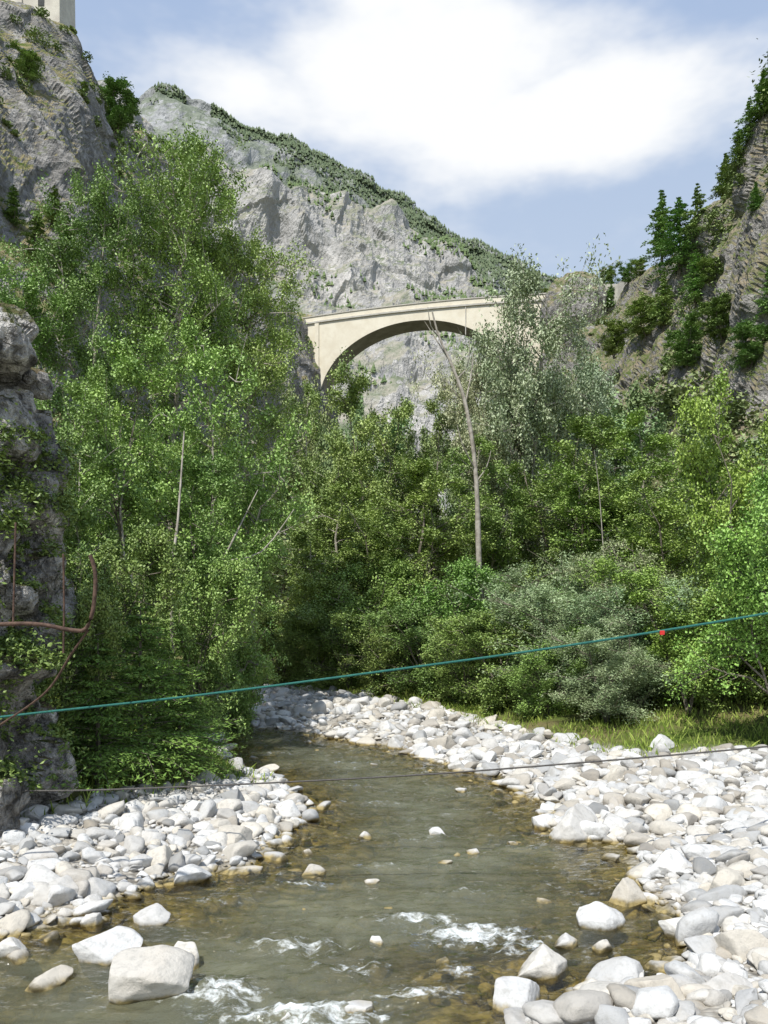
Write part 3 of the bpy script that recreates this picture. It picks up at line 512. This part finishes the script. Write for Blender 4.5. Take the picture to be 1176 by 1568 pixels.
# ------------------------------------------------------------------ ropes, rail
M_rope=plain_mat('green_rope',(0.01,0.09,0.075),(0.02,0.15,0.12),60,.8,.3);M_cab=plain_mat('dark_cable',(0.05,0.045,0.04),(0.1,0.09,0.08),40,.6,.3);M_rust=plain_mat('rusty_iron',(0.06,0.035,0.025),(0.14,0.085,0.06),18,.85,.5,.2);M_red=plain_mat('red_plastic',(0.6,0.02,0.02),(0.7,0.04,0.03),30,.5,.1)
def cable(name,l,r_,mat):
    b=catmull(path(l),60);V,Fc=tube([(b,np.full(60,r_))],8);obj(name,raw_mesh(name,V,Fc,4,mat,None,True))
cable('green_rope',[(-150,1118,8.6),(0,1098,8.5),(300,1065,8.3),(600,1026,8.2),(860,990,8.1),(1176,939,8.0),(1400,898,7.9)],.012,M_rope)
cable('dark_cable',[(-150,1210,10.5),(0,1211,10.4),(200,1208,10.3),(600,1189,10.2),(900,1167,10.1),(1176,1143,10.0),(1400,1120,10)],.011,M_cab)
def post(name,px,py,Yd):
    t=at(px,py,Yd);V,Fc=tube([(np.array([(t[0],t[1],0.1),(t[0]+.03,t[1],t[2]*.5),(t[0],t[1],t[2]+.25)]),np.array([.07,.06,.055]))],9);obj(name,raw_mesh(name,V,Fc,4,M_bark,None,True))
post('wooden_post',1400,898,7.9);post('wooden_post',1400,1120,10)
t=at(1013,969,8.03);box('red_tag',(t[0],t[1]-.02,t[2]),(.05,.02,.045),M_red,None,.3,.006)
rl=[([(-120,965,7.6),(0,956,7.6),(60,956,7.6),(110,965,7.6),(132,962,7.6),(143,930,7.6),(146,880,7.6),(138,850,7.6)],.02),([(97,1000,7.6),(98,930,7.6),(97,848,7.6)],.010),([(20,960,7.6),(22,880,7.6),(24,800,7.6)],.010),([(135,965,7.6),(110,1000,7.7),(70,1060,7.8),(0,1110,8)],.011)]
V,Fc=tube([(catmull(path(l),24),np.full(24,r_)) for l,r_ in rl],8);obj('rusty_railing',raw_mesh('rusty_railing',V,Fc,4,M_rust,None,True))
# ------------------------------------------------------------------ light, sky
el,az=math.radians(56),math.radians(208)
sv=Vector((math.cos(el)*math.sin(az),math.cos(el)*math.cos(az),math.sin(el)))
L=bpy.data.lights.new('sun','SUN');L.energy=5.0;L.angle=math.radians(.5);L.color=(1,.97,.91);lo=bpy.data.objects.new('sun',L);lo.rotation_euler=sv.to_track_quat('Z','Y').to_euler();link(lo)
w=bpy.data.worlds.new('World');S.world=w;w.use_nodes=True;nt=w.node_tree;nt.nodes.clear();out=nt.nodes.new('ShaderNodeOutputWorld')
sk=N(nt,'ShaderNodeTexSky',sky_type='NISHITA');sk.sun_disc=False;sk.sun_elevation=el;sk.sun_rotation=az;sk.altitude=1300;sk.dust_density=1.5;sk.air_density=1.0
tc=N(nt,'ShaderNodeTexCoord');D=tc.outputs['Generated']
def blob(c,ext):
    v=Vector(c).normalized();a=N(nt,'ShaderNodeVectorMath',operation='SUBTRACT');nt.links.new(D,a.inputs[0]);a.inputs[1].default_value=v
    b=N(nt,'ShaderNodeVectorMath',operation='MULTIPLY');nt.links.new(a.outputs[0],b.inputs[0]);b.inputs[1].default_value=[1/e for e in ext]
    l=N(nt,'ShaderNodeVectorMath',operation='LENGTH');nt.links.new(b.outputs[0],l.inputs[0]);return l.outputs['Value']
d1=blob((.0,1,.70),(.26,.35,.085));d2=blob((.24,1,.63),(.17,.3,.055));d3=blob((-.17,1,.67),(.15,.3,.05))
dd=math_(nt,'MINIMUM',math_(nt,'MINIMUM',d1,d2),d3)
mp=N(nt,'ShaderNodeMapping');nt.links.new(D,mp.inputs[0]);mp.inputs['Scale'].default_value=(1,1,2.2)
nn=noise(nt,mp.outputs[0],3.6,5,.58)
v=math_(nt,'ADD',math_(nt,'SUBTRACT',1.1,dd),math_(nt,'MULTIPLY',math_(nt,'SUBTRACT',nn,.5),2.4))
cm=ramp(nt,v,-.25,.65)
wisp=math_(nt,'MULTIPLY',ramp(nt,nn,.48,.8),.5)
cm=math_(nt,'MAXIMUM',cm,wisp)
sz=N(nt,'ShaderNodeSeparateXYZ');nt.links.new(D,sz.inputs[0])
hz=mixc(nt,ramp(nt,sz.outputs[2],.25,.75),(5.5,6.4,7.6),(3.8,5.0,7.3))
haze=mixc(nt,.75,sk.outputs[0],hz)
col=mixc(nt,cm,haze,(8.2,8.3,8.4))
bg=N(nt,'ShaderNodeBackground');bg.inputs[1].default_value=.122;nt.links.new(col,bg.inputs[0]);nt.links.new(bg.outputs[0],out.inputs[0])
# ------------------------------------------------------------------ camera
c=bpy.data.cameras.new('camera');c.sensor_fit='VERTICAL';c.sensor_height=36;c.lens=36*F/1568;c.shift_y=176/1568*1.0;c.clip_end=9000;c.clip_start=.05
co=bpy.data.objects.new('camera',c);co.location=(0,0,CAMH);co.rotation_euler=(math.pi/2,0,0);link(co);S.camera=co
